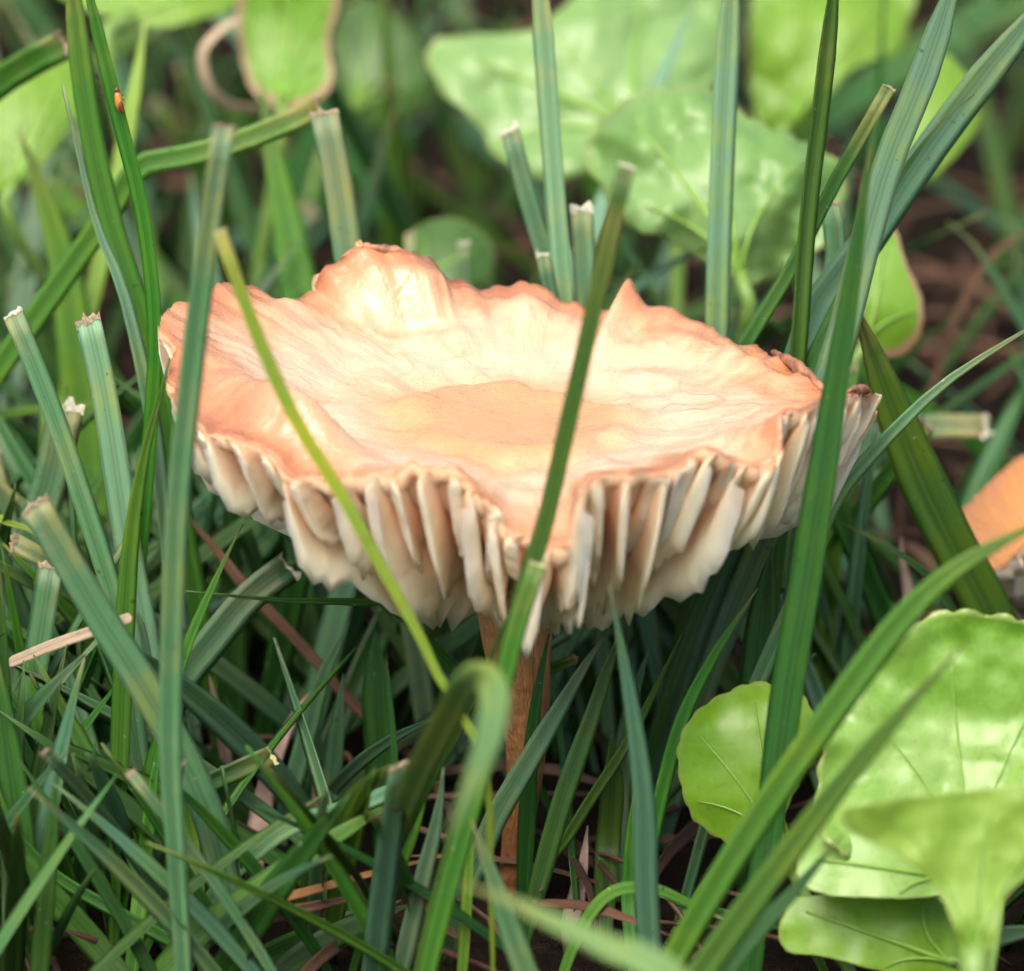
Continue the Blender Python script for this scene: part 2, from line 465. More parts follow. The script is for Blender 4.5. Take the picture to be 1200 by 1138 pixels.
def rooted(pts3):
    """continue the lower end of a path into the soil"""
    p0, p1 = pts3[0], pts3[1]
    if p0.z > .002:
        d = (p0 - p1)
        if d.z > -1e-5 or d.length < 1e-6: dx, dy = (d.x, d.y)
        else:
            dx, dy = d.x / -d.z * p0.z, d.y / -d.z * p0.z
        h = math.hypot(dx, dy); lim = .55 * p0.z + .004
        if h > lim: dx, dy = dx / h * lim, dy / h * lim
        mid = Vector((p0.x + dx * .6, p0.y + dy * .6, p0.z * .45))
        pts3 = [Vector((p0.x + dx, p0.y + dy, -.003)), mid] + pts3
    else:
        pts3 = [Vector((p0.x, p0.y, -.003))] + pts3[0:1] + pts3[1:] if p0.z > -.001 else pts3
    return pts3

BR = random.Random(5)
def blade(label, pts, Y0, Y1, wpx, col, cut=None, roll=None, twist=0.0, name='grass_blade', cat='grass blade', mat=None, fold=.28, group=None, taper=.45, n=26, basew=.6, bramp=.35, root=True):
    """pts: photograph pixels from the lower end to the tip; Y0..Y1 real depth in mm"""
    m = len(pts); L = [0]
    for i in range(m - 1): L.append(L[-1] + math.dist(pts[i], pts[i + 1]))
    p3 = [at(x, y, Y0 + (Y1 - Y0) * L[i] / L[-1]) for i, (x, y) in enumerate(pts)]
    if root: p3 = rooted(p3)
    path = catmull(p3, n)
    if roll is None: roll = BR.uniform(-.45, .45)
    V, F, U = blade_geo(path, wpx * S, roll, twist, cut is None, fold, taper=taper, basew=basew, bramp=bramp)
    base = Vector((path[0].x, path[0].y, 0 if root else path[0].z))
    o = mk(name, V, F, mat or G[col], origin=base, uvs=U)
    tag(o, label, cat, group)
    if cut:
        tv, tf, tu = tip_geo(V, path[-1] - path[-2], wpx * S * (.22 if cut == 'long' else .11), BR)
        mk('cut_tip', tv, tf, CUTY if cut == 'yellow' else BR.choice((CUT, CUT, CUTB)), o, uvs=tu, smooth=False)
    return o

# ------------------------------------------------------------------ mushrooms
def smooth01(a, b, x):
    x = min(1, max(0, (x - a) / (b - a))); return x * x * (3 - 2 * x)

def mushroom(name, label, rim_px, centre, stem_px, n_gills, capmat, gillmat, seed, depth, NU=480, NR=34, thick=.0016, skirt=.95, fill=.0,  ridge=None, umbo=0.0, group=None, detail=1.0):
    rng = random.Random(seed)
    rim = catmull([at(*p) for p in rim_px], NU, True)
    C = at(*centre)
    # raggedness of the margin
    for i in range(NU):
        a = i / NU * 2 * math.pi
        ca, sa = math.cos(a), math.sin(a)
        out = (rim[i] - C); out.z = 0; out.normalize()
        r_ = n3(ca * 9, sa * 9, seed) * .0010 + n3(ca * 26, sa * 26, seed + 3) * .0005 + n3(ca * 60, sa * 60, seed + 5) * .00012
        rim[i] = rim[i] + (out * r_ + Vector((0, 0, 1)) * (n3(ca * 18, sa * 18, seed + 9) * .0006 + n3(ca * 50, sa * 50, seed + 19) * .00015)) * detail
    K2 = NU // 16
    pre = [Vector((0, 0, 0))]
    for i in range(NU + 4 * K2 + 2): pre.append(pre[-1] + rim[(i - 2 * K2) % NU])
    soft = [(pre[i + 2 * K2 + K2 + 1] - pre[i + 2 * K2 - K2]) / (2 * K2 + 1) for i in range(NU)]
    def top(u, t):
        f = (u % 1.0) * NU; i = int(f) % NU; k = f - int(f)
        R = rim[i].lerp(rim[(i + 1) % NU], k); Q = soft[i].lerp(soft[(i + 1) % NU], k)
        w_ = smooth01(.55, 1.0, t)
        E = Q.lerp(R, w_)
        h = .22 * t + .78 * t ** 2.1
        p = Vector((C.x + (E.x - C.x) * t, C.y + (E.y - C.y) * t, C.z + (E.z - C.z) * h))
        x, y = p.x * 1000, p.y * 1000
        p.z += (n3(x * .11, y * .11, seed) * .0014 + n3(x * .30, y * .30, seed + 2) * .0008 + abs(n3(x * .5, y * .5, seed + 8)) * .0004 + n3(x * 1.1, y * 1.1, seed + 4) * .00008) * detail * (.35 + .65 * t) * smooth01(0, .3, t) * (1 - .5 * w_)
        # broad radial folds close to the margin
        p.z += n3(u * 30, t * 5, seed + 31) * .0005 * detail * smooth01(.55, .85, t)
        if ridge:
            for (u0, su, t0, stt, amp) in ridge:
                du = abs(((u - u0 + .5) % 1.0) - .5)
                p.z += amp * math.exp(-(du / su) ** 2) * math.exp(-((t - t0) / stt) ** 2)
        if umbo:
            p.z += umbo * (1 - smooth01(.30, .38, t + .09 * n3(math.cos(u * 6.283) * 2, math.sin(u * 6.283) * 2, seed + 7)))
        return p
    def th(t): return .0008 + thick * (1 - t) + fill * smooth01(.0, .09, 1 - t)
    ridge = [(min(range(NU), key=lambda i: (rim[i] - at(*rp)).length) / NU, a_, b_, c_, d_) for rp, a_, b_, c_, d_ in (ridge or [])]
    root = empty(name, Vector((at(*stem_px[0][:3]).x, at(*stem_px[0][:3]).y, 0)))
    tag(root, label, 'mushroom', group)
    # skin of the cap with a rounded lip
    V, F, U = [C + Vector((0, 0, umbo))], [], [(0, 0)]
    ts = [((i + 1) / NR) ** .8 for i in range(NR)]
    for t in ts:
        for i in range(NU):
            V.append(top(i / NU, t)); U.append((i / NU, t))
    for dz, dr, tt in ((-.0003, .0001, .90), (-.0007, .0, .82), (-.0009, -.0006, .80)):
        for i in range(NU):
            p = top(i / NU, 1.0); out = p - C; out.z = 0; out.normalize()
            V.append(p + out * dr + Vector((0, 0, dz))); U.append((i / NU, tt))
    nr = len(ts) + 3
    for i in range(NU): F.append((0, 1 + i, 1 + (i + 1) % NU))
    for r in range(nr - 1):
        for i in range(NU):
            j = (i + 1) % NU
            F.append((1 + r * NU + i, 1 + (r + 1) * NU + i, 1 + (r + 1) * NU + j, 1 + r * NU + j))
    cap = mk('cap', V, F, capmat, root, uvs=U)
    # pale margin where the skin rolls over into the gills
    V, F, U = [], [], []
    sk = ((-.0004, .0001, .12), (-.0010, .0002, .2), (-.0018, .0001, .26), (-.0027, -.0006, .22), (-.0034, -.0024, .12))
    for dz, dr, tt in sk:
        for i in range(NU):
            p = top(i / NU, 1.0); out = p - C; out.z = 0; out.normalize()
            wv = .7 + .6 * abs(n3(i / NU * 70, tt, seed + 41))
            V.append(p + out * (dr * skirt) + Vector((0, 0, dz * wv * skirt))); U.append((i / NU * 90, tt))
    for r in range(len(sk) - 1):
        for i in range(NU):
            j = (i + 1) % NU
            F.append((r * NU + i, (r + 1) * NU + i, (r + 1) * NU + j, r * NU + j))
    mk('cap_margin', V, F, gillmat, root, uvs=U)
    # flesh under the skin
    V, F, U = [], [], []
    us = [.985 - .88 * i / 15 for i in range(16)]
    NB_ = NU // 2
    for t in us:
        for i in range(NB_):
            p = top(i / NB_, t); V.append(p - Vector((0, 0, th(t)))); U.append((i / NB_ * 60, .0))
    for r in range(len(us) - 1):
        for i in range(NB_):
            j = (i + 1) % NB_
            F.append((r * NB_ + i, (r + 1) * NB_ + i, (r + 1) * NB_ + j, r * NB_ + j))
    mk('cap_underside', V, F, gillmat, root, uvs=U)
    # gills, each a wavy blade of flesh
    for g in range(n_gills):
        u = (g + rng.uniform(-.42, .42)) / n_gills
        kind = g % 4
        tin = (.13, .62, .40, .72)[kind] + rng.uniform(-.03, .05)
        dm = depth * (1.0, .60, .82, .45)[kind] * rng.uniform(.78, 1.15)
        tout = 1.0
        NTt, ND = 26, 9
        ph, ph2 = rng.uniform(0, 6.28), rng.uniform(0, 6.28)
        amp = rng.uniform(.0003, .0012); lean = rng.uniform(-.0011, .0011)
        V, F, U = [], [], []
        e = .002
        for side in (1, -1):
            for a in range(NTt):
                t = tout + (tin - tout) * (a / (NTt - 1)) ** 1.6
                P = top(u, t) - Vector((0, 0, th(t) - .0003))
                ov_ = top(u, 1.0) - C; ov_.z = 0; P += ov_.normalized() * .0005 * smooth01(.9, 1, t)
                tg = top(u + e, max(t, .3)) - top(u - e, max(t, .3)); tg.z = 0; tg.normalize()
                x = (1 - t) / .13
                gd = dm * (.24 + .76 * min(1, max(.0, x)) ** .6)
                inner = (t - tin) / max(.01, (.9 - tin))
                gd *= min(1, max(.12, inner * (2.6 if kind else 2.0) + (.30 if kind == 0 else .1)))
                gd *= 1 + .16 * n3(t * 22, g * 3.1, seed) + .20 * n3(t * 75, g * 2.1, seed)
                for d in range(ND):
                    q = d / (ND - 1)
                    lat = (amp * math.sin(ph + q * 4.6 + t * 5) * q + lean * q + .0006 * math.sin(ph2 + t * 11) * q ** .5)
                    half = (.00050 * (1 - q) ** 2 + .00050 * (1 - q ** 4) + .00018) * (.60 + .20 * (kind in (1, 3)))
                    half *= (.12, .5, .74, .9, 1.0)[min(a, 4)]
                    V.append(P + tg * (lat + side * half) - Vector((0, 0, gd * q)))
                    U.append((a / (NTt - 1), q))
        B = NTt * ND
        for a in range(NTt - 1):
            for d in range(ND - 1):
                i0 = a * ND + d
                F.append((i0, i0 + 1, i0 + ND + 1, i0 + ND)); F.append((B + i0, B + i0 + ND, B + i0 + ND + 1, B + i0 + 1))
            i0 = a * ND + ND - 1
            F.append((i0, B + i0, B + i0 + ND, i0 + ND))
        for a in (0, NTt - 1):
            for d in range(ND - 1):
                i0 = a * ND + d
                F.append((i0, B + i0, B + i0 + 1, i0 + 1))
        mk('gill', V, F, gillmat, root, uvs=U)
    # stem
    pts = [at(*p[:3]) for p in stem_px]
    pts[0].z = -.003
    n = 40
    path = catmull(pts, n)
    rad = []
    m = len(stem_px)
    for i in range(n):
        f = i / (n - 1) * (m - 1); k = min(m - 2, int(f)); q = f - k
        rad.append((stem_px[k][3] * (1 - q) + stem_px[k + 1][3] * q) * S)
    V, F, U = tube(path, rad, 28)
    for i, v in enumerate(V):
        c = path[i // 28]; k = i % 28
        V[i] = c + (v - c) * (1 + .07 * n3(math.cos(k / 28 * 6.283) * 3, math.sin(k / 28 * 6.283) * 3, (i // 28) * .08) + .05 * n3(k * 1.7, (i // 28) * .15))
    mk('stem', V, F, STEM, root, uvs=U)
    return root, top

RIM = [(192, 372, 2), (200, 420, -4), (212, 468, -9), (236, 500, -14), (275, 514, -18), (310, 528, -20), (345, 548, -22), (385, 553, -24),
       (430, 549, -26), (480, 545, -28), (530, 550, -29), (558, 568, -29), (580, 598, -29), (605, 622, -29), (640, 634, -29), (672, 630, -29.5),
       (688, 606, -30.5), (676, 574, -31.5), (704, 553, -31), (750, 548, -29), (780, 556, -28), (805, 542, -27), (830, 522, -26), (865, 535, -24),
       (900, 538, -22), (912, 512, -21), (920, 486, -20), (948, 474, -17), (978, 468, -12), (998, 456, -8), (1015, 457, -3), (1018, 474, 1), (1000, 462, 5),
       (968, 458, 7), (940, 432, 11), (900, 408, 16), (860, 392, 19), (830, 384, 21), (790, 372, 23), (762, 369, 24), (748, 352, 25),
       (735, 333, 25.5), (722, 353, 25.5), (700, 362, 26), (680, 358, 26.5), (650, 340, 27), (620, 331, 27), (590, 338, 27.5), (560, 338, 28),
       (535, 330, 28), (518, 318, 28), (505, 301, 27), (480, 294, 26), (450, 292, 25.5), (425, 288, 25.5), (398, 304, 25), (375, 320, 24.5),
       (362, 342, 24), (330, 345, 22), (300, 337, 20), (270, 332, 17), (245, 344, 13), (217, 356, 9), (201, 360, 6)]
RIM = RIM[14:] + RIM[:14]
STEMPX = [(594, 1048, 0, 15), (605, 985, 0, 16), (615, 910, 0, 20), (614, 830, 0, 27), (606, 750, 0, 38), (606, 690, 0, 48), (610, 620, 0, 50)]
mush, captop = mushroom('mushroom', 'large peach coloured mushroom with upturned wavy cap and thick cream gills', RIM, (612, 508, 0), STEMPX, 92, CAPM, GILL, 11, .0084,
                        ridge=[((250, 505, -16), .055, .80, .10, .0050), ((440, 291, 25.5), .030, .76, .055, -.0022), ((480, 294, 26), .035, .90, .05, .0012), ((620, 331, 27), .02, .86, .06, .0014), ((900, 408, 16), .03, .88, .05, .0016), ((300, 337, 20), .02, .86, .05, .0012)], umbo=.0013, thick=.0085, fill=.0022)
# dark withered crumbs on the margin at the right of the cap
def crumb(parent, c, r, mat, name, seed):
    rng = random.Random(seed); V, F = [], []
    n, m = 7, 9
    for i in range(n + 1):
        a = math.pi * i / n
        for k in range(m):
            b_ = 2 * math.pi * k / m
            d = Vector((math.sin(a) * math.cos(b_), math.sin(a) * math.sin(b_), math.cos(a)))
            V.append(c + Vector((d.x * r[0], d.y * r[1], d.z * r[2])) * rng.uniform(.6, 1.25))
    for i in range(n):
        for k in range(m):
            F.append((i * m + k, (i + 1) * m + k, (i + 1) * m + (k + 1) % m, i * m + (k + 1) % m))
    return mk(name, V, F, mat, parent, smooth=False)
WITHER = plain('withered_edge', (.11, .04, .022), (.42, .20, .11), 420, .5, .0008)
for pts_, rad_ in (([(905, 412, 15.2), (922, 421, 13), (938, 432, 11), (954, 446, 9), (970, 460, 6.6)], .0006), ([(995, 458, -8.4), (1005, 457, -5.6), (1016, 459, -3), (1020, 472, 0)], .00045), ([(398, 303, 25), (425, 289, 25.5), (452, 292, 25.5), (486, 296, 26)], .00035)):
    pa = catmull([at(*q) for q in pts_], 26)
    V, F, U = tube(pa, [rad_ * (.25 + .75 * math.sin(math.pi * (i + .5) / 26)) * (1 + .55 * n3(i * .55, rad_ * 9e4)) for i in range(26)], 12)
    for i, v in enumerate(V):
        c_ = pa[i // 12]; V[i] = c_ + (v - c_) * (1 + .35 * n3(v.x * 1500, v.y * 1500, v.z * 1500))
    mk('withered_edge', V, F, WITHER, mush, uvs=U)
crumb(mush, at(1010, 461, -4), (.0008, .0005, .0004), BROWNRIM, 'withered_crumb', 2)
crumb(mush, at(421, 289, 25.2), (.0004, .0004, .0006), CAPM, 'withered_crumb', 3)

RIM2 = [(1124, 604, 45), (1130, 640, 40), (1150, 664, 36), (1172, 664, 33), (1192, 645, 31), (1215, 630, 29), (1250, 640, 28), (1295, 640, 30), (1350, 640, 38),
        (1372, 600, 46), (1340, 560, 56), (1285, 535, 62), (1235, 526, 63), (1200, 533, 60), (1160, 566, 54)]
mushroom('mushroom', 'smaller orange mushroom with tattered pale gills, beside the broad dark green blade', RIM2, (1245, 655, 45),
         [(1246, 860, 45, 14), (1246, 800, 45, 18), (1246, 740, 45, 24), (1245, 690, 45, 34)], 30, CAPO, GILLP, 23, .0062, NU=240, NR=20, detail=.3)

# ------------------------------------------------------------------ broad-leaved weeds
def leaf(root, outline, ctr, Y0, ty, tx, cup, mat, base=None, nsc=26, amp=.02, veins=5, rings=24, wr=.6, petr=9, name='leaf', seed=0, bend=0.0, petiole=True, edge=None, vw=1.0):
    M = 120
    ov = catmull([Vector((x, y, 0)) for x, y in outline], M, True)
    cx, cy = ctr
    rmax = max((Vector((cx, cy, 0)) - v).length for v in ov)
    def Yof(x, y):
        r = math.hypot(x - cx, y - cy) / rmax
        mm = S * 1000
        return (Y0 + (cy - y) * mm * ty + (x - cx) * mm * tx + cup * r * r + bend * ((x - cx) / rmax) ** 2
                + wr * (n3(x * .018, y * .018, seed) * 1.3 + n3(x * .042, y * .042, seed + 3) * .28) * (.4 + r * r))
    def P(x, y, dy=0): return at(x, y, Yof(x, y) + dy)
    V, F, U = [], [], []
    for layer in (0, 1):
        V.append(P(cx, cy, layer * .3)); U.append((0, 0))
        for r in range(1, rings + 1):
            q = r / rings
            for i in range(M):
                k = 1.0
                if r == rings: k = 1 + amp * (abs(math.sin(math.pi * i * nsc / M)) - .5) + .012 * n3(i * .7, seed)
                x = cx + (ov[i].x - cx) * q * k; y = cy + (ov[i].y - cy) * q * k
                V.append(P(x, y, layer * .3 * (1 if r < rings else .4))); U.append((i / M, q))
    o2 = 1 + rings * M
    for i in range(M):
        j = (i + 1) % M
        F.append((0, 1 + j, 1 + i)); F.append((o2, o2 + 1 + i, o2 + 1 + j))
        for r in range(rings - 1):
            a, b = 1 + r * M, 1 + (r + 1) * M
            F.append((a + i, a + j, b + j, b + i)); F.append((o2 + a + i, o2 + b + i, o2 + b + j, o2 + a + j))
        a = 1 + (rings - 1) * M
        F.append((a + i, a + j, o2 + a + j, o2 + a + i))
    lo = mk(name, V, F, mat, root, uvs=U)
    if base:
        bx, by = base
        if veins:
            # pick outline points that lie away from the base, evenly by angle
            far = max(range(M), key=lambda i: math.hypot(ov[i].x - bx, ov[i].y - by))
            for k in range(veins):
                i = (far + int((k - (veins - 1) / 2) * M * .62 / max(1, veins - 1))) % M
                ex, ey = ov[i].x, ov[i].y
                main = (k == veins // 2)
                pts = []
                for s_ in range(9):
                    q = s_ / 8 * .9
                    mx_, my_ = (bx + (cx - bx) * .5 + (ex - bx) * .15, by + (cy - by) * .5 + (ey - by) * .15)
                    x = bx * (1 - q) ** 2 + 2 * q * (1 - q) * mx_ * 1 + ex * q * q; y = by * (1 - q) ** 2 + 2 * q * (1 - q) * my_ + ey * q * q
                    pts.append(P(x, y, -.18))
                rr = [(.00036 if main else .00026) * vw * (1 - .75 * s_ / 8) for s_ in range(9)]
                tv, tf, tu = tube(pts, rr, 6)
                sub('vein', tv, tf, VEIN, lo, root, uvs=tu)
        if petiole:
            a = P(bx, by, .1)
            d = (P(bx, by) - P(cx, cy)).normalized()
            mid = a + d * .004
            g = Vector((root.location.x, root.location.y, -.002))
            m2 = Vector((mid.x * .55 + g.x * .45, mid.y * .55 + g.y * .45, mid.z * .5))
            path = catmull([a - d * .001, mid, m2, g], 16)
            tv, tf, tu = tube(path, [petr * S * (1 - .25 * i / 15) for i in range(16)], 9)
            mk('petiole', tv, tf, PETIOLE, root, uvs=tu)
    return lo, P

# plant at the lower right, beside the mushroom
pr = at(1135, 1230, -60); pr.z = 0
p1 = empty('leafy_weed', pr)
tag(p1, 'bright green weed with scalloped cupped leaves and one small spoon-shaped leaf', 'weed')
leaf(p1, [(877, 801), (910, 803), (938, 813), (953, 838), (950, 880), (936, 920), (920, 955), (928, 985), (925, 1004), (905, 1010), (884, 1003), (855, 990), (828, 973), (810, 955), (797, 915), (796, 868), (822, 829)],
     (872, 895), -16, .35, -.15, 2.4, L_BRIGHT, base=(922, 1004), nsc=22, amp=.035, seed=1, petr=8, vw=.7)
leaf(p1, [(957, 960), (960, 905), (968, 865), (991, 822), (1012, 792), (1052, 748), (1102, 717), (1160, 720), (1225, 735), (1290, 790), (1310, 860), (1280, 930), (1200, 985), (1120, 1010), (1040, 1010), (985, 1000)],
     (1120, 890), -24, .55, -.05, -5.5, L_PALE, base=(1140, 1030), nsc=26, amp=.04, seed=2, wr=1.7, vw=.5, petr=10)
leaf(p1, [(985, 950), (1040, 938), (1110, 930), (1200, 918), (1290, 905), (1300, 960), (1235, 1010), (1180, 1050), (1165, 1100), (1150, 1128), (1132, 1128), (1120, 1090), (1095, 1040), (1050, 1000), (1000, 975)],
     (1135, 985), -60, .30, .1, -4.0, L_UNDER, base=(1141, 1126), nsc=14, amp=.012, seed=3, wr=1.2, petr=17, vw=.6)
leaf(p1, [(940, 985), (975, 962), (1040, 975), (1110, 1000), (1130, 1040), (1080, 1052), (1020, 1052), (965, 1048), (935, 1030)],
     (1035, 1012), -33, .8, .1, 2.0, L_PALE, base=(1120, 1030), nsc=18, amp=.02, seed=4, veins=3, petr=8)
leaf(p1, [(917, 1070), (930, 1052), (985, 1048), (1060, 1040), (1110, 1060), (1130, 1110), (1110, 1150), (1040, 1140), (970, 1122), (918, 1112)],
     (1030, 1092), -31, .5, .1, 1.5, L_BRIGHT, base=(1120, 1130), nsc=14, amp=.025, seed=5, veins=3, petr=8)

# weed behind the cap with pale broad leaves
pr = at(790, 470, 95); pr.z = 0
p2 = empty('leafy_weed', pr)
tag(p2, 'broad pale green weed leaves behind the cap, one blistered leaf in front', 'weed')
leaf(p2, [(503, 52), (550, 41), (625, 34), (690, -15), (780, -40), (850, -10), (850, 80), (770, 150), (700, 195), (650, 212), (606, 200), (580, 180), (557, 142), (514, 102)],
     (670, 90), 112, .9, .1, 4, L_SOFT, base=(760, 165), nsc=22, amp=.035, seed=6, petr=11, vw=1.8, wr=2.0)
leaf(p2, [(688, 185), (700, 150), (740, 116), (800, 102), (842, 112), (885, 142), (935, 163), (982, 190), (990, 235), (968, 285), (925, 318), (885, 332), (850, 318), (815, 300), (778, 278), (742, 268), (710, 228)],
     (845, 215), 64, .75, .05, 6.5, L_SOFT, base=(868, 326), nsc=24, amp=.045, seed=7, wr=3.4, petr=10, vw=1.4)
pr = at(1010, 440, 105); pr.z = 0
p3 = empty('leafy_weed', pr)
tag(p3, 'yellow green weed leaves behind the crossing blades, one with a brown dried edge', 'weed')
leaf(p3, [(880, 20), (900, -40), (980, -60), (1070, -30), (1064, 30), (1050, 62), (1005, 76), (965, 118), (922, 157), (893, 150), (880, 100)],
     (970, 35), 128, .9, .1, 4, L_BACK, base=(925, 152), nsc=20, amp=.03, seed=8, petr=10, wr=2.0, vw=1.4)
leaf(p3, [(1046, 160), (1075, 92), (1112, 66), (1146, 118), (1140, 158), (1085, 215), (1058, 205)], (1095, 140), 100, .8, .2, 3, L_BACK, base=(1060, 206), nsc=14, amp=.03, seed=9, petr=7, veins=3)
leaf(p3, [(1008, 300), (1022, 266), (1046, 262), (1062, 308), (1081, 352), (1076, 398), (1046, 420), (1018, 402), (1004, 350)], (1040, 345), 58, .5, .2, 2.5, L_DRYEDGE, base=(1015, 400), nsc=16, amp=.03, seed=10, petr=7, veins=3)
# weed at the upper left
pr = at(250, 470, 105); pr.z = 0
p4 = empty('leafy_weed', pr)
tag(p4, 'yellow green weed above the cut blades, one leaf with a curled brown margin', 'weed')
leaf(p4, [(278, 0), (300, -50), (360, -60), (398, -10), (386, 45), (390, 95), (368, 122), (335, 128), (300, 112), (283, 70)], (335, 40), 110, .5, -.2, -3, L_DRYEDGE, base=(330, 126), nsc=18, amp=.02, seed=11, petr=9)
leaf(p4, [(60, -20), (130, -60), (220, -60), (285, -20), (272, 10), (235, 22), (190, 32), (145, 22), (100, 12)], (180, -12), 118, 1.1, 0, 3, L_BACK, base=(150, 26), nsc=18, amp=.03, seed=12, petr=10)
leaf(p4, [(-25, 130), (20, 100), (60, 70), (96, 66), (100, 118), (70, 165), (38, 205), (0, 228), (-40, 215)], (35, 145), 88, .8, .1, 3, L_BACK, base=(20, 215), nsc=16, amp=.03, seed=13, petr=8)
leaf(p4, [(398, 20), (440, 0), (490, 55), (502, 110), (455, 152), (408, 130), (392, 80)], (450, 80), 150, .7, 0, 3, L_DARK, base=(410, 132), nsc=16, amp=.02, seed=14, petr=8)
leaf(p4, [(480, 275), (530, 255), (575, 285), (570, 330), (520, 345), (482, 325)], (525, 302), 95, 1.0, 0, 2, L_DARK, base=(490, 330), nsc=16, amp=.02, seed=15, petr=7, veins=3)
# curled dried margin of that leaf
path = catmull([at(*p) for p in [(282, 20, 108), (258, 36, 107), (238, 62, 106), (246, 100, 106), (268, 122, 107), (300, 128, 108), (335, 130, 109), (362, 126, 109)]], 30)
V, F, U = blade_geo(path, 17 * S, .5, .6, True, .6, basew=.5)
mk('dried_margin', V, F, STRAW, p4, uvs=U)

# ------------------------------------------------------------------ single grass blades (lower end first, tip last)
B = blade
# behind the cap
B('tall pale bluish blade rising straight behind the cap before the blistered leaf', [(836, 470), (840, 385), (842, 300), (848, 150), (856, 0), (862, -70)], 34, 36, 30, 'pale', roll=.2, taper=.12)
B('tall pale ribbed blade in front of the broad pale leaf behind the cap', [(668, 420), (660, 345), (655, 280), (645, 150), (634, 0), (628, -80)], 36, 40, 27, 'pale', roll=-.3, taper=.12)
B('cut blade with white tip leaning left beside the tall pale ribbed blade', [(672, 420), (652, 345), (636, 290), (615, 220), (597, 152)], 40, 46, 25, 'blue', 'long')
B('short cut blade below the leaning white-tipped blade, pale frayed end', [(660, 400), (645, 345), (636, 298)], 35, 37, 20, 'blue', 'long')
B('short blade with ragged split white tip between ribbed blade and blistered leaf', [(696, 430), (688, 360), (684, 300), (681, 245)], 37, 39, 31, 'pale', 'long')
B('wide pale cut blade standing behind the cap lump', [(425, 400), (408, 300), (396, 215), (380, 132)], 36, 40, 37, 'pale', 'short', roll=.1)
B('green blade arching sideways to a whitish torn end under the curled leaf', [(120, 260), (165, 195), (235, 180), (310, 155), (374, 126)], 45, 47, 31, 'mid', 'short', roll=.2)
B('blurred wide green blade under the sideways arching blade', [(360, 420), (350, 340), (338, 270), (318, 170), (305, 90)], 74, 85, 54, 'mid', roll=.1)
B('small blurred cut blade with white end behind the cap middle', [(548, 360), (544, 320), (543, 285)], 66, 68, 18, 'blue', 'long')
B('tiny blurred cut blade tip just above the cap lump', [(482, 330), (481, 300), (480, 275)], 72, 74, 15, 'blue', 'long')
B('blurred bright blade slanting before the broad pale leaf', [(700, 260), (740, 170), (780, 80), (815, 0), (830, -40)], 90, 100, 30, 'pale')
B('blurred vertical green blade in the dark gap above the cap lump', [(455, 340), (458, 220), (455, 100), (450, 0), (448, -40)], 130, 135, 30, 'mid')
# right-hand bundle
B('olive and dark two-toned blade rising behind the right cap edge', [(925, 500), (935, 400), (945, 260), (960, 130), (975, 0), (982, -60)], 16, 20, 24, 'dark', roll=.5, fold=.6, taper=.12)
B('pale ribbed blade with black specks leaning right at the blade bundle', [(940, 520), (985, 400), (1012, 295), (1042, 190), (1080, 95), (1112, 0), (1125, -50)], 14, 16, 37, 'pale', roll=-.2, taper=.12)
B('broad bluish blade sweeping to the upper right corner', [(930, 440), (960, 355), (1015, 285), (1065, 210), (1130, 120), (1200, 32), (1240, -20)], 22, 30, 40, 'blue', roll=.2, taper=.12)
B('dark folded blade lying along the broad bluish sweeping blade', [(1010, 300), (1040, 230), (1070, 185), (1105, 140), (1142, 110)], 19, 22, 20, 'dark')
B('dark cut blade leaning right with dull tip between the two-toned and specked blades', [(850, 440), (885, 385), (930, 310), (975, 220), (1012, 155), (1042, 102)], 20, 22, 18, 'dark', 'short')
B('slim blue green blade in the bundle leaning behind the cap margin', [(835, 470), (880, 390), (915, 330), (960, 250), (990, 205)], 30, 30, 20, 'blue')
B('short bluish cut blade in front of the blistered leaf beside the two-toned blade', [(965, 440), (975, 350), (980, 290), (972, 238)], 27, 28, 30, 'blue', 'short')
B('dark keeled blade crossing in front of the cap at its right margin', [(905, 950), (925, 800), (945, 680), (965, 550), (985, 420), (1003, 300), (1018, 190), (1030, 130)], -28, -20, 40, 'dark', roll=-.35, taper=.5, fold=.4)
B('broad dark green blade sloping down beside the smaller orange mushroom', [(1185, 800), (1160, 720), (1112, 630), (1070, 540), (1032, 440), (1000, 350)], 22, 16, 58, 'dark', roll=.15, taper=.35)
B('slender light blade arching right from behind the keeled blade', [(940, 680), (975, 590), (1010, 545), (1052, 500), (1112, 445), (1200, 388), (1240, 365)], 0, 5, 21, 'blue', roll=.3)
B('blurred cut blade lying level with pale end, behind the slender arching blade', [(1000, 530), (1040, 508), (1090, 500), (1155, 500)], 62, 60, 34, 'blue', 'long')
B('thin curling dark blade beside the cap under the arching blade', [(1130, 740), (1105, 695), (1080, 668), (1040, 640), (985, 612)], 20, 22, 15, 'dark')
B('blurred pale blue blade in the shade below the cap right edge', [(1070, 760), (1050, 730), (1010, 690), (960, 655)], 42, 40, 32, 'blue')
B('wide dark blade standing under the right gills behind the keeled blade', [(885, 860), (888, 790), (895, 710), (905, 640)], 2, 6, 44, 'dark', taper=.3)
B('blurred blade far behind at the right reaching over brown litter', [(1200, 380), (1170, 330), (1140, 285), (1110, 260)], 85, 85, 18, 'blue')
B('blurred dark upright blade behind the yellow green leaf', [(1030, 120), (1033, 60), (1036, 0), (1036, -40)], 110, 112, 16, 'dark')
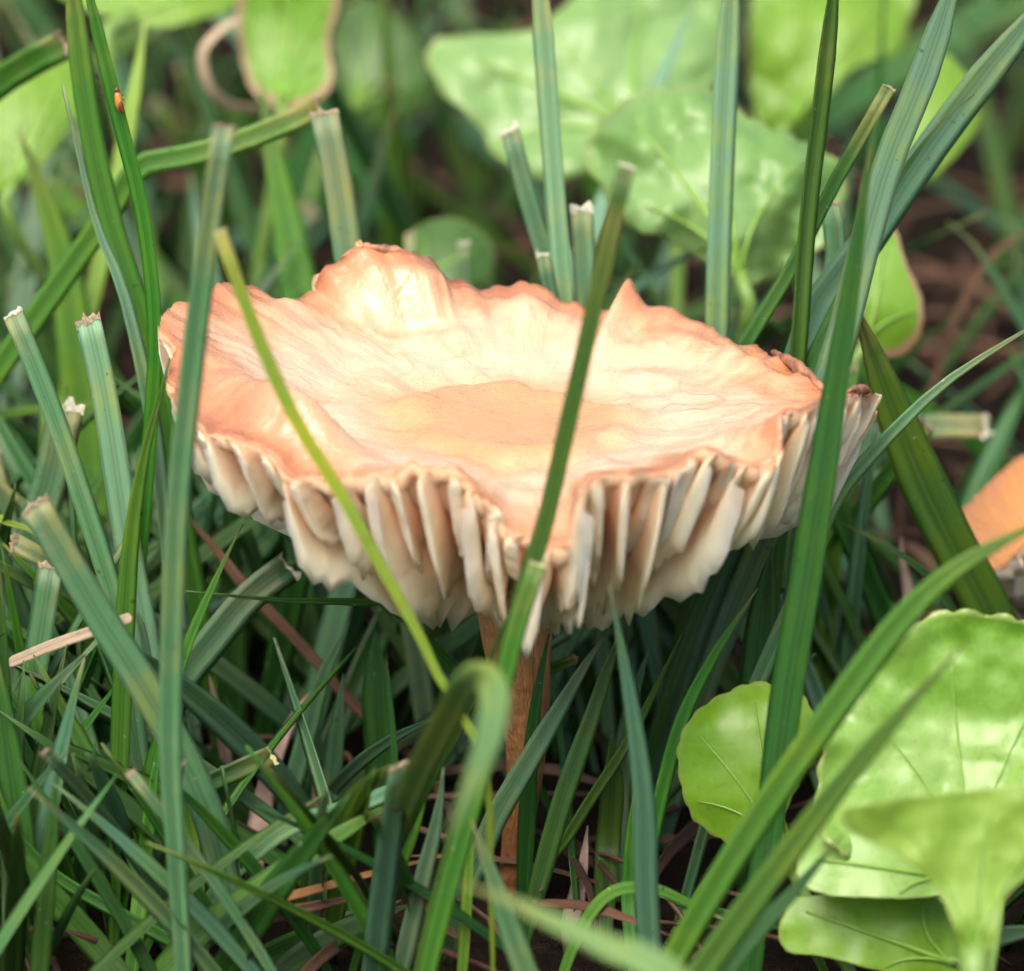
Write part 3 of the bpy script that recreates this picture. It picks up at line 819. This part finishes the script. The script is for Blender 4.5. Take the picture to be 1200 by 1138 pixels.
# upper left
B('tall green blade curving down the left, beside the thin blade with the insect', [(215, 620), (185, 440), (165, 370), (130, 260), (102, 130), (86, 0), (80, -60)], 26, 34, 29, 'mid', roll=.2, taper=.12)
B('thin tall blade carrying a tiny orange insect', [(172, 560), (180, 450), (182, 400), (178, 330), (165, 240), (145, 160), (125, 80), (106, 0), (98, -50)], 12, 12, 19, 'mid', roll=-.3, taper=.12)
B('pale bluish blade twisting behind the tall curved green blade', [(208, 720), (192, 600), (176, 480), (145, 345), (112, 260), (86, 150), (75, 100)], 18, 24, 23, 'pale', roll=.3, twist=.5)
B('broad cut blade with white torn end at the upper left leaf', [(-60, 160), (-20, 110), (30, 75), (74, 52)], 62, 60, 44, 'mid', 'short')
B('blurred wide green blade behind the white-tipped cut blades', [(100, 520), (88, 400), (72, 300), (42, 205), (20, 150)], 62, 70, 52, 'mid')
B('blurred level blade at the left behind the cut blades', [(-60, 520), (0, 488), (60, 478), (130, 470)], 45, 45, 22, 'mid')
# left cluster of cut blades
B('narrow bluish blade with clean white cut end leaning left', [(165, 900), (142, 745), (130, 690), (105, 610), (75, 520), (45, 440), (15, 368)], -4, 2, 27, 'blue', 'short', roll=.3)
B('pale upright cut blade with grey frayed tip beside the leaning white-cut blade', [(180, 800), (165, 720), (150, 640), (135, 540), (120, 450), (103, 375)], 8, 12, 33, 'pale', 'long', roll=-.1)
B('wide blurred blade with pale fuzzy cut end leaning right behind the cut blades', [(0, 860), (18, 740), (36, 640), (60, 560), (78, 478)], 15, 22, 44, 'blue', 'long')
B('yellow green blurred blade end behind the large bluish cut blade', [(-50, 600), (0, 610), (38, 622), (66, 646)], 16, 14, 22, 'lime')
B('twisted green blade with shadowed underside touching the left cap edge', [(140, 900), (147, 720), (155, 620), (170, 530), (190, 455), (200, 420)], -10, -6, 24, 'mid', roll=-.6, twist=1.1)
B('large bluish cut blade with fuzzy tip sweeping down the lower left', [(288, 1160), (266, 1040), (245, 960), (210, 880), (166, 800), (120, 728), (75, 652), (40, 592)], -24, -22, 40, 'blue', 'short', roll=.25, fold=.35)
B('straight bluish blade with cut tip crossing the left side of the cap', [(206, 1000), (199, 880), (203, 680), (210, 560), (222, 450), (235, 340), (250, 230), (262, 148)], -38, -34, 28, 'blue', 'short', roll=.3, fold=.4)
B('thin yellow green blade crossing the cap diagonally to the gills', [(574, 1000), (572, 920), (552, 855), (516, 797), (490, 742), (450, 670), (400, 580), (345, 490), (300, 390), (257, 272)], -40, -37, 17, 'lime', 'yellow', roll=.3, basew=.12, bramp=.75)
B('dark green blade with brown cut tip crossing the cap middle', [(565, 880), (592, 780), (615, 690), (640, 610), (665, 500), (690, 390), (714, 280), (735, 195)], -40, -37, 22, 'dark', 'short', roll=-.3)
B('light green short blade with pointed tip beneath the left gills', [(190, 860), (205, 800), (226, 740), (256, 672), (284, 614)], -8, -5, 21, 'mid', taper=.6)
B('thin dark blade lying level under the left gills', [(470, 720), (420, 706), (350, 704), (290, 700), (216, 693)], 4, -4, 15, 'dark', taper=.6)
B('wide bluish blade under the left gills behind the pointed light blade', [(180, 880), (208, 805), (250, 750), (292, 700), (338, 664)], 8, 14, 42, 'blue', 'short', taper=.5)
B('straight green blade pointing up right under the large bluish cut blade', [(-30, 1010), (0, 975), (50, 920), (100, 852), (146, 790)], -12, -8, 19, 'mid')
B('dark keeled blade with bright cut end pointing right, lower left', [(20, 1040), (60, 1015), (110, 990), (180, 948), (250, 915), (318, 885)], -6, -2, 27, 'dark', 'yellow', roll=.3, fold=.5)
B('long dark blade lying low behind the dark keeled cut blade', [(170, 1040), (210, 1015), (280, 995), (380, 950), (470, 926), (520, 915)], 0, 2, 19, 'dark')
B('bright blurred blade sloping up to the right of the large bluish cut blade', [(190, 1140), (235, 1092), (280, 1060), (350, 1010), (430, 958), (470, 940)], -32, -28, 34, 'mid')
B('light curved blade sagging across the lower left corner', [(240, 1125), (210, 1108), (150, 1076), (70, 1030), (22, 982), (0, 935), (-12, 880)], -24, -18, 17, 'mid')
B('wide yellow green blade in the lower left corner', [(165, 1180), (120, 1118), (60, 1050), (0, 985), (-40, 930)], -26, -22, 32, 'lime', mat=G['mid'])
B('short upright green blade in front of the lower left crossing blades', [(152, 1160), (165, 1050), (176, 950), (187, 862)], -16, -12, 21, 'mid')
B('dark blade standing at the far left edge by the straw', [(12, 1160), (10, 960), (4, 800), (-2, 640)], -16, -12, 22, 'dark')
B('dark bluish blade sloping down behind the sagging light blade', [(205, 1115), (160, 1068), (110, 1020), (58, 970), (0, 930)], -4, 0, 30, 'blue')
B('fine pale blade with drooping tip below the straw', [(160, 720), (118, 748), (80, 790), (45, 836), (20, 848)], 6, 3, 12, 'pale', taper=.7)
B('green upright blade beside the large bluish cut blade at its foot', [(240, 1150), (226, 1000), (208, 900), (200, 760)], -14, -10, 22, 'mid')
B('pale sheathed blade rising at the foot of the large bluish cut blade', [(272, 1140), (256, 1040), (240, 970), (222, 905)], -18, -14, 20, 'pale')
B('bluish blade leaning in the shade behind the straight green blade', [(40, 950), (120, 900), (170, 850), (230, 790)], 12, 16, 36, 'blue')
B('dim wide blade slanting left in shade, lower left', [(150, 980), (90, 930), (40, 880), (0, 830)], 10, 12, 34, 'dark')
# below the cap, around the stem
B('cut blade with cream torn tip in front of the gills above the stem', [(560, 920), (585, 820), (600, 760), (612, 715), (630, 662)], -44, -42, 22, 'mid', 'yellow', roll=.2)
B('bluish pointed blade leaning across the stem', [(560, 1010), (580, 960), (610, 908), (650, 840), (690, 772), (712, 742)], -10, -6, 28, 'blue', roll=.2)
B('long dark blade leaning right beside the stem', [(610, 1120), (636, 1020), (660, 935), (690, 850), (722, 755), (740, 720)], -16, -8, 25, 'dark', roll=.2)
B('narrow green blade leaning right with a nicked edge, right of the stem', [(640, 1010), (662, 985), (690, 940), (740, 862), (800, 742)], -4, 0, 15, 'mid')
B('bluish upright blade with its tip before the right gills', [(762, 1120), (757, 1040), (755, 950), (745, 860), (730, 770), (714, 686)], -36, -34, 29, 'blue', roll=.2, taper=.6)
B('green blade leaning right under the right gills towards the small leaf', [(758, 1010), (774, 935), (800, 842), (840, 762), (888, 690)], -12, -8, 19, 'mid')
B('hair-thin dark blade standing alone left of the stem', [(460, 1000), (465, 940), (460, 850), (452, 765)], -22, -20, 9, 'dark')
B('yellow green folded blade left of the stem at the bottom', [(425, 1180), (450, 1060), (480, 980), (505, 895), (520, 860)], -26, -24, 22, 'mid', fold=.6)
B('light ribbed blade at the bottom beside the yellow green folded blade', [(462, 1180), (478, 1100), (495, 1030), (512, 960), (520, 900)], -30, -28, 24, 'pale')
B('narrow lime blade standing at the bottom in front of the stem foot', [(540, 1170), (547, 1060), (552, 965), (552, 930)], -28, -26, 15, 'lime')
B('blurred bluish blade leaning left before the stem foot', [(640, 1200), (605, 1110), (578, 1030), (552, 960)], -46, -46, 28, 'blue')
B('green hooped blade bending over at the bottom beside the upright bluish blade', [(655, 1160), (678, 1095), (708, 1052), (740, 1040), (775, 1044), (815, 1062), (862, 1084)], -24, -20, 16, 'mid')
B('bluish low blade bending toward the blurred hooked blade', [(330, 975), (400, 950), (470, 922), (520, 885), (556, 822)], -18, -22, 22, 'blue')
B('very blurred light hooked blade bending over before the stem', [(452, 1010), (474, 945), (498, 892), (526, 838), (548, 800), (566, 792), (580, 815), (574, 860), (553, 920), (524, 982)], -26, -116, 34, 'pale', mat=G['light'], taper=.3, roll=.1, basew=.5, n=48)
B('very blurred pale blade lying low across the bottom before the stem', [(800, 1165), (720, 1114), (640, 1076), (580, 1048), (535, 1034)], -112, -104, 44, 'pale', mat=G['light'])
B('dark upright blade deep under the cap, left of the stem', [(450, 960), (446, 880), (442, 800), (440, 740)], 10, 14, 40, 'dark', taper=.3)
B('bluish blade leaning left in the gap under the cap, left of the stem', [(340, 930), (360, 860), (380, 790), (410, 730)], 14, 16, 24, 'blue')
B('dim bluish blade under the cap, right of the stem', [(720, 1040), (725, 950), (735, 850), (760, 760)], 6, 10, 26, 'blue')
B('slim dark blade rising left of the stem to the cream torn tip', [(548, 830), (566, 790), (590, 735), (606, 700)], -34, -36, 13, 'dark')
B('green streaked blade hugging the right side of the stem', [(618, 960), (622, 880), (632, 800), (645, 735)], -5, -4, 22, 'dark', taper=.6)
B('yellow green upright blade beside the straw', [(60, 980), (52, 900), (42, 830), (34, 765)], 4, 6, 22, 'lime', mat=G['mid'])
B('pale wide blade slanting behind the straight green blade', [(80, 1000), (120, 950), (180, 880), (225, 830)], 10, 14, 44, 'pale', mat=G['blue'])
B('bluish upright blade between pink dead leaf and cap', [(384, 1010), (388, 930), (396, 850), (402, 790)], 8, 10, 24, 'blue')
B('dull green blade sloping low under the rust orange dry blade', [(300, 1130), (350, 1105), (410, 1080), (470, 1055)], -12, -10, 34, 'dark')
B('broad dark blade sloping low at the bottom by the folded blade', [(320, 1150), (370, 1110), (430, 1080), (480, 1060)], -20, -18, 30, 'dark')
B('upright dark blade between the leaning blades, right of the stem', [(708, 1080), (712, 1000), (718, 920), (716, 860)], -2, 0, 30, 'dark', taper=.3)
B('narrow green blade standing beside the hooped blade', [(742, 1130), (736, 1060), (738, 990), (742, 930)], -14, -12, 16, 'mid')
B('dark slanting blade behind the green hooped blade', [(770, 1150), (800, 1090), (826, 1040), (850, 1000)], -14, -10, 24, 'dark')
# foreground over the leaves, out of focus
B('bright blurred blade arching over the small spoon-shaped leaf', [(770, 1160), (820, 1070), (880, 972), (960, 855), (1060, 722), (1130, 660), (1200, 622), (1240, 604)], -52, -48, 33, 'mid', roll=.2, taper=.3)
B('blurred dull blade lying across the large cupped leaf', [(800, 1170), (850, 1100), (905, 1025), (980, 925), (1050, 842), (1140, 745)], -66, -60, 34, 'mid', roll=.3, taper=.5)
B('second blurred blade beneath the one across the cupped leaf', [(820, 1180), (880, 1100), (935, 1040), (990, 975)], -56, -52, 26, 'dark')
B('blue grey blade at the lower right corner under the leaves', [(1130, 1120), (1165, 1100), (1200, 1092), (1240, 1088)], -24, -24, 30, 'blue')
B('small dark blade lying under the small spoon-shaped leaf', [(900, 1080), (860, 1075), (810, 1062), (770, 1050)], -16, -18, 18, 'dark')

# ------------------------------------------------------------------ dry pieces among the blades
B('pale tan dry straw held between blades at the left', [(152, 724), (108, 740), (60, 757), (5, 780)], -14, -4, 14, '', roll=.2, name='straw', cat='straw', mat=STRAW, taper=.08, root=False, basew=.9)
B('rust orange dry blade lying low beside the lower left cluster', [(250, 1075), (290, 1062), (360, 1045), (430, 1025), (490, 1010), (545, 996)], -25, -22, 15, '', name='dry_grass_blade', cat='dry grass', mat=RUST, taper=.7)
B('brown dry blade below the rust orange one', [(250, 1095), (300, 1078), (370, 1062), (440, 1046)], -23, -21, 20, '', name='dry_grass_blade', cat='dry grass', mat=TWIG)
B('pinkish dead leaf standing in the gap left of the stem', [(300, 1010), (305, 960), (322, 890), (350, 830), (368, 806)], 12, 16, 30, '', name='dead_leaf', cat='dead leaf', mat=PINKDRY, taper=.7)
B('brown dead stalk slanting under the left gills', [(440, 850), (400, 810), (350, 752), (290, 690), (250, 640), (215, 600)], 18, 22, 14, '', name='plant_stalk', cat='stalk', mat=TWIG, taper=.2)
B('reddish dead stalk standing behind the dark keeled cut blade', [(285, 1060), (275, 960), (262, 870), (245, 790)], 16, 18, 16, '', name='plant_stalk', cat='stalk', mat=PINKDRY, taper=.2)
B('small pink brown withered leaf right of the stem foot', [(668, 1090), (676, 1050), (684, 1010), (688, 968)], -4, -2, 26, '', name='dead_leaf', cat='dead leaf', mat=PINKDRY, taper=.6)
B('thin tan runner lying behind the small spoon-shaped leaf', [(690, 985), (760, 985), (840, 978), (930, 965)], 8, 10, 9, '', name='dry_runner', cat='runner', mat=TWIG, taper=.2)
B('withered pink scrap in the shade below the smaller orange mushroom', [(1070, 740), (1066, 700), (1058, 660), (1056, 630)], 40, 42, 22, '', name='dead_leaf', cat='dead leaf', mat=PINKDRY, taper=.5)
B('arching brown dead blade behind the brown-edged leaf', [(1090, 470), (1110, 400), (1140, 330), (1180, 285), (1230, 260)], 95, 95, 11, '', name='dry_grass_blade', cat='dry grass', mat=TWIG, taper=.3)
B('yellowish leaf petiole rising at the upper left behind the insect blade', [(110, 340), (130, 250), (150, 150), (165, 60), (170, 20)], 70, 80, 24, '', name='plant_stalk', cat='stalk', mat=L_UNDER, taper=.2)  # living yellowish petiole in the leaf underside colour, not a dry piece

# insect on its blade
ic = at(139, 119, 11.2)
ir = empty('insect', ic); tag(ir, 'tiny orange brown insect clinging to the thin tall blade', 'insect')
def ell(c, r, ang, seg=10, rg=7):
    V, F = [], []
    for i in range(rg + 1):
        a = math.pi * i / rg
        for k in range(seg):
            b_ = 2 * math.pi * k / seg
            x, y, z = r[0] * math.sin(a) * math.cos(b_), r[1] * math.sin(a) * math.sin(b_), r[2] * math.cos(a)
            V.append(c + Vector((x * math.cos(ang) - z * math.sin(ang), y, x * math.sin(ang) + z * math.cos(ang))))
    for i in range(rg):
        for k in range(seg):
            F.append((i * seg + k, (i + 1) * seg + k, (i + 1) * seg + (k + 1) % seg, i * seg + (k + 1) % seg))
    return V, F
V, F = ell(ic, (.0004, .0005, .00105), .15); mk('body', V, F, BUG, ir)
V, F = ell(ic + Vector((-.00015, 0, .00115)), (.00026, .0003, .0003), 0); mk('head', V, F, BUGDARK, ir)
V, F = ell(ic + Vector((.0002, -.00025, -.0004)), (.00028, .0003, .0007), .2); mk('wing_case', V, F, BUGDARK, ir)
for k in range(3):
    a = ic + Vector((.0003, .0001, .0005 - .0005 * k))
    tv, tf, tu = tube([a, a + Vector((.0001, .0002, .0001)), a + Vector((.0002, .0006, -.0001))], [.00005] * 3, 5)
    mk('leg', tv, tf, BUGDARK, ir)

# ------------------------------------------------------------------ more grass: single blades in view, then the mass
RG = random.Random(77)
def rand_path(x, y, h, n, rng, lean=None):
    a = rng.uniform(0, 6.283); l = (rng.uniform(.1, 1.5) if lean is None else lean) * h
    b2 = rng.uniform(.3, 1.0)
    dx, dy = math.cos(a) * l, math.sin(a) * l * .7
    pts = []
    for i in range(n):
        v = i / (n - 1)
        droop = min(.35 * h, b2 * l * .16) * v ** 2.2
        pts.append(Vector((x + dx * v ** 1.2, y + dy * v ** 1.2, -.003 + (h + .003) * v - droop)))
    return pts
def allowed(path):
    """keep the mushroom, the weeds and the named blades clear, as they stand clear in the photograph"""
    for p in path[1:]:
        if p.z < .002: continue
        x, y = proj(p); Y = p.y * 1000
        if -30 < x < 1230:
            if Y < -48:
                if y < 1150: return False
            elif Y < -18:
                if y < (1060 if 540 < x < 680 else 870 if x < 520 else 960): return False
                if x > 780 and y < 1080: return False
            elif Y < 4:
                if x > 790 and y < 1000 and y > 700: return False
                if y < (740 if x < 180 else 770): return False
                if 540 < x < 665 and Y < 2: return False
            elif Y < 32:
                if 170 < x < 1040 and y < 735 : return False
                if y < 560: return False
                if x > 930 and y < 760: return False
            elif Y < 70:
                if y < 330 + 2 * abs(x - 600) * .1: return False
                if 1080 < x and 500 < y < 740: return False
            elif Y < 105:
                if y < 250: return False
            elif Y < 160:
                if y < 160 and x > 480: return False
    # never through the two mushrooms themselves
    for p in path:
        if (p.x ** 2 + (p.y) ** 2) < .036 ** 2 and p.z > .024: return False
        if math.hypot(p.x - .052, p.y - .045) < .013 and p.z > .012: return False
    return True
groups = {
    'low':   ('low green grass blade in the tangle below the cap', 'low blades below the cap'),
    'back':  ('blurred green grass blade in the shade behind the cap', 'blurred blades behind the cap'),
}
cnt = {'low': 0, 'back': 0}
tries = 0
while (cnt['low'] < 190 or cnt['back'] < 95) and tries < 12000:
    tries += 1
    Y = RG.uniform(-.036, .22); X = RG.uniform(-.062, .062) * (1 + max(0, Y) * 1.2)
    k = 'low' if Y < .034 else 'back'
    if cnt[k] >= (190 if k == 'low' else 95): continue
    h = RG.uniform(.026, .065) if k == 'low' else RG.uniform(.022, .06)
    path = rand_path(X, Y, h, 14, RG)
    if not allowed(path): continue
    px, py = proj(path[-1])
    if not (-40 < px < 1240 and -60 < py < 1180): continue
    cut = RG.random() < .12
    wd = RG.uniform(.0011, .0030)
    V, F, U = blade_geo(path, wd, RG.uniform(-.9, .9), RG.uniform(-.8, .8), not cut, RG.uniform(.15, .5))
    c = RG.choice(('blue', 'blue', 'blue', 'mid', 'dark', 'dark', 'dark'))
    o = mk('grass_blade', V, F, G[c], origin=Vector((X, Y, 0)), uvs=U)
    ccol = {'blue': 'bluish', 'mid': 'bright green', 'dark': 'dark green'}[c]
    ln = path[-1].x - path[0].x
    way = 'upright' if abs(ln) < .15 * h else ('leaning left' if ln < 0 else 'leaning right')
    mx = proj(path[7])[0]
    if k == 'low':
        where = 'by the large bluish cut blade' if mx < 300 else 'under the left gills' if mx < 545 else 'around the stem foot' if mx < 720 else 'under the right gills' if mx < 900 else 'under the scalloped leaves'
    else:
        where = 'behind the white-tipped blades' if mx < 200 else 'behind the raised lump of the cap' if mx < 500 else 'under the broad pale leaves' if mx < 920 else 'behind the orange mushroom'
    size = ('short ' if h < (.03 if k == 'low' else .045) else 'long ') + ('wide' if wd > .0020 else 'narrow')
    tag(o, f"{size} {ccol} {'cut' if cut else 'pointed'} blade {way} {where}", 'grass blade', groups[k][1])
    if cut:
        tv, tf, tu = tip_geo(V, path[-1] - path[-2], .0004, RG); mk('cut_tip', tv, tf, CUTB, o, uvs=tu, smooth=False)
    cnt[k] += 1

def mass(name, count, region, mat, hr, wr_, seed, flat=False):
    rng = random.Random(seed); V, F, U, A = [], [], [], []
    done = 0; tries = 0
    while done < count and tries < count * 8:
        tries += 1
        x = rng.uniform(region[0], region[1]); y = rng.uniform(region[2], region[3])
        if flat:
            a = rng.uniform(0, 6.283); l = rng.uniform(.006, .03); z0 = rng.uniform(.0, .005)
            hz, sl_, cv = rng.uniform(0, .003), rng.uniform(-.003, .004), rng.uniform(-.3, .3)
            path = [Vector((x + math.cos(a + cv * v) * l * v, y + math.sin(a + cv * v) * l * v, z0 + hz * math.sin(v * 3.1) + sl_ * v)) for v in (0, .2, .4, .6, .8, 1)]
        else:
            path = rand_path(x, y, rng.uniform(*hr), 8, rng)
            if not allowed(path): continue
        v, f, u = blade_geo(path, rng.uniform(*wr_), rng.uniform(-1.2, 1.2), rng.uniform(-.6, .6), True, rng.uniform(.1, .5), face=Vector((rng.uniform(-1, 1), rng.uniform(-1, 0), .6)).normalized() if not flat else Vector((rng.uniform(-.5, .5), rng.uniform(-.5, .5), 1)).normalized())
        o_ = len(V); t = rng.random()
        V += v; U += u; A += [t] * len(v); F += [tuple(i + o_ for i in q) for q in f]
        done += 1
    o = mk(name, V, F, mat, uvs=U, attr=A)
    o['kind'] = 'stuff'; o['label'] = name.replace('_', ' ') + ' covering the soil'; o['category'] = 'grass' if not flat else 'litter'
    return o
mass('short_grass', 1500, (-.34, .34, .0, .55), G['stuff'], (.022, .065), (.0014, .0030), 3)
mass('lawn_grass', 1100, (-.34, .34, -.30, .0), G['stuff'], (.022, .055), (.0012, .0026), 4)
mass('undergrowth_grass', 260, (-.075, .075, -.025, .075), G['stuff'], (.02, .05), (.0012, .0030), 8)
mass('dead_grass_litter', 2800, (-.30, .30, -.05, .45), LITTER, None, (.0005, .0017), 6, True)
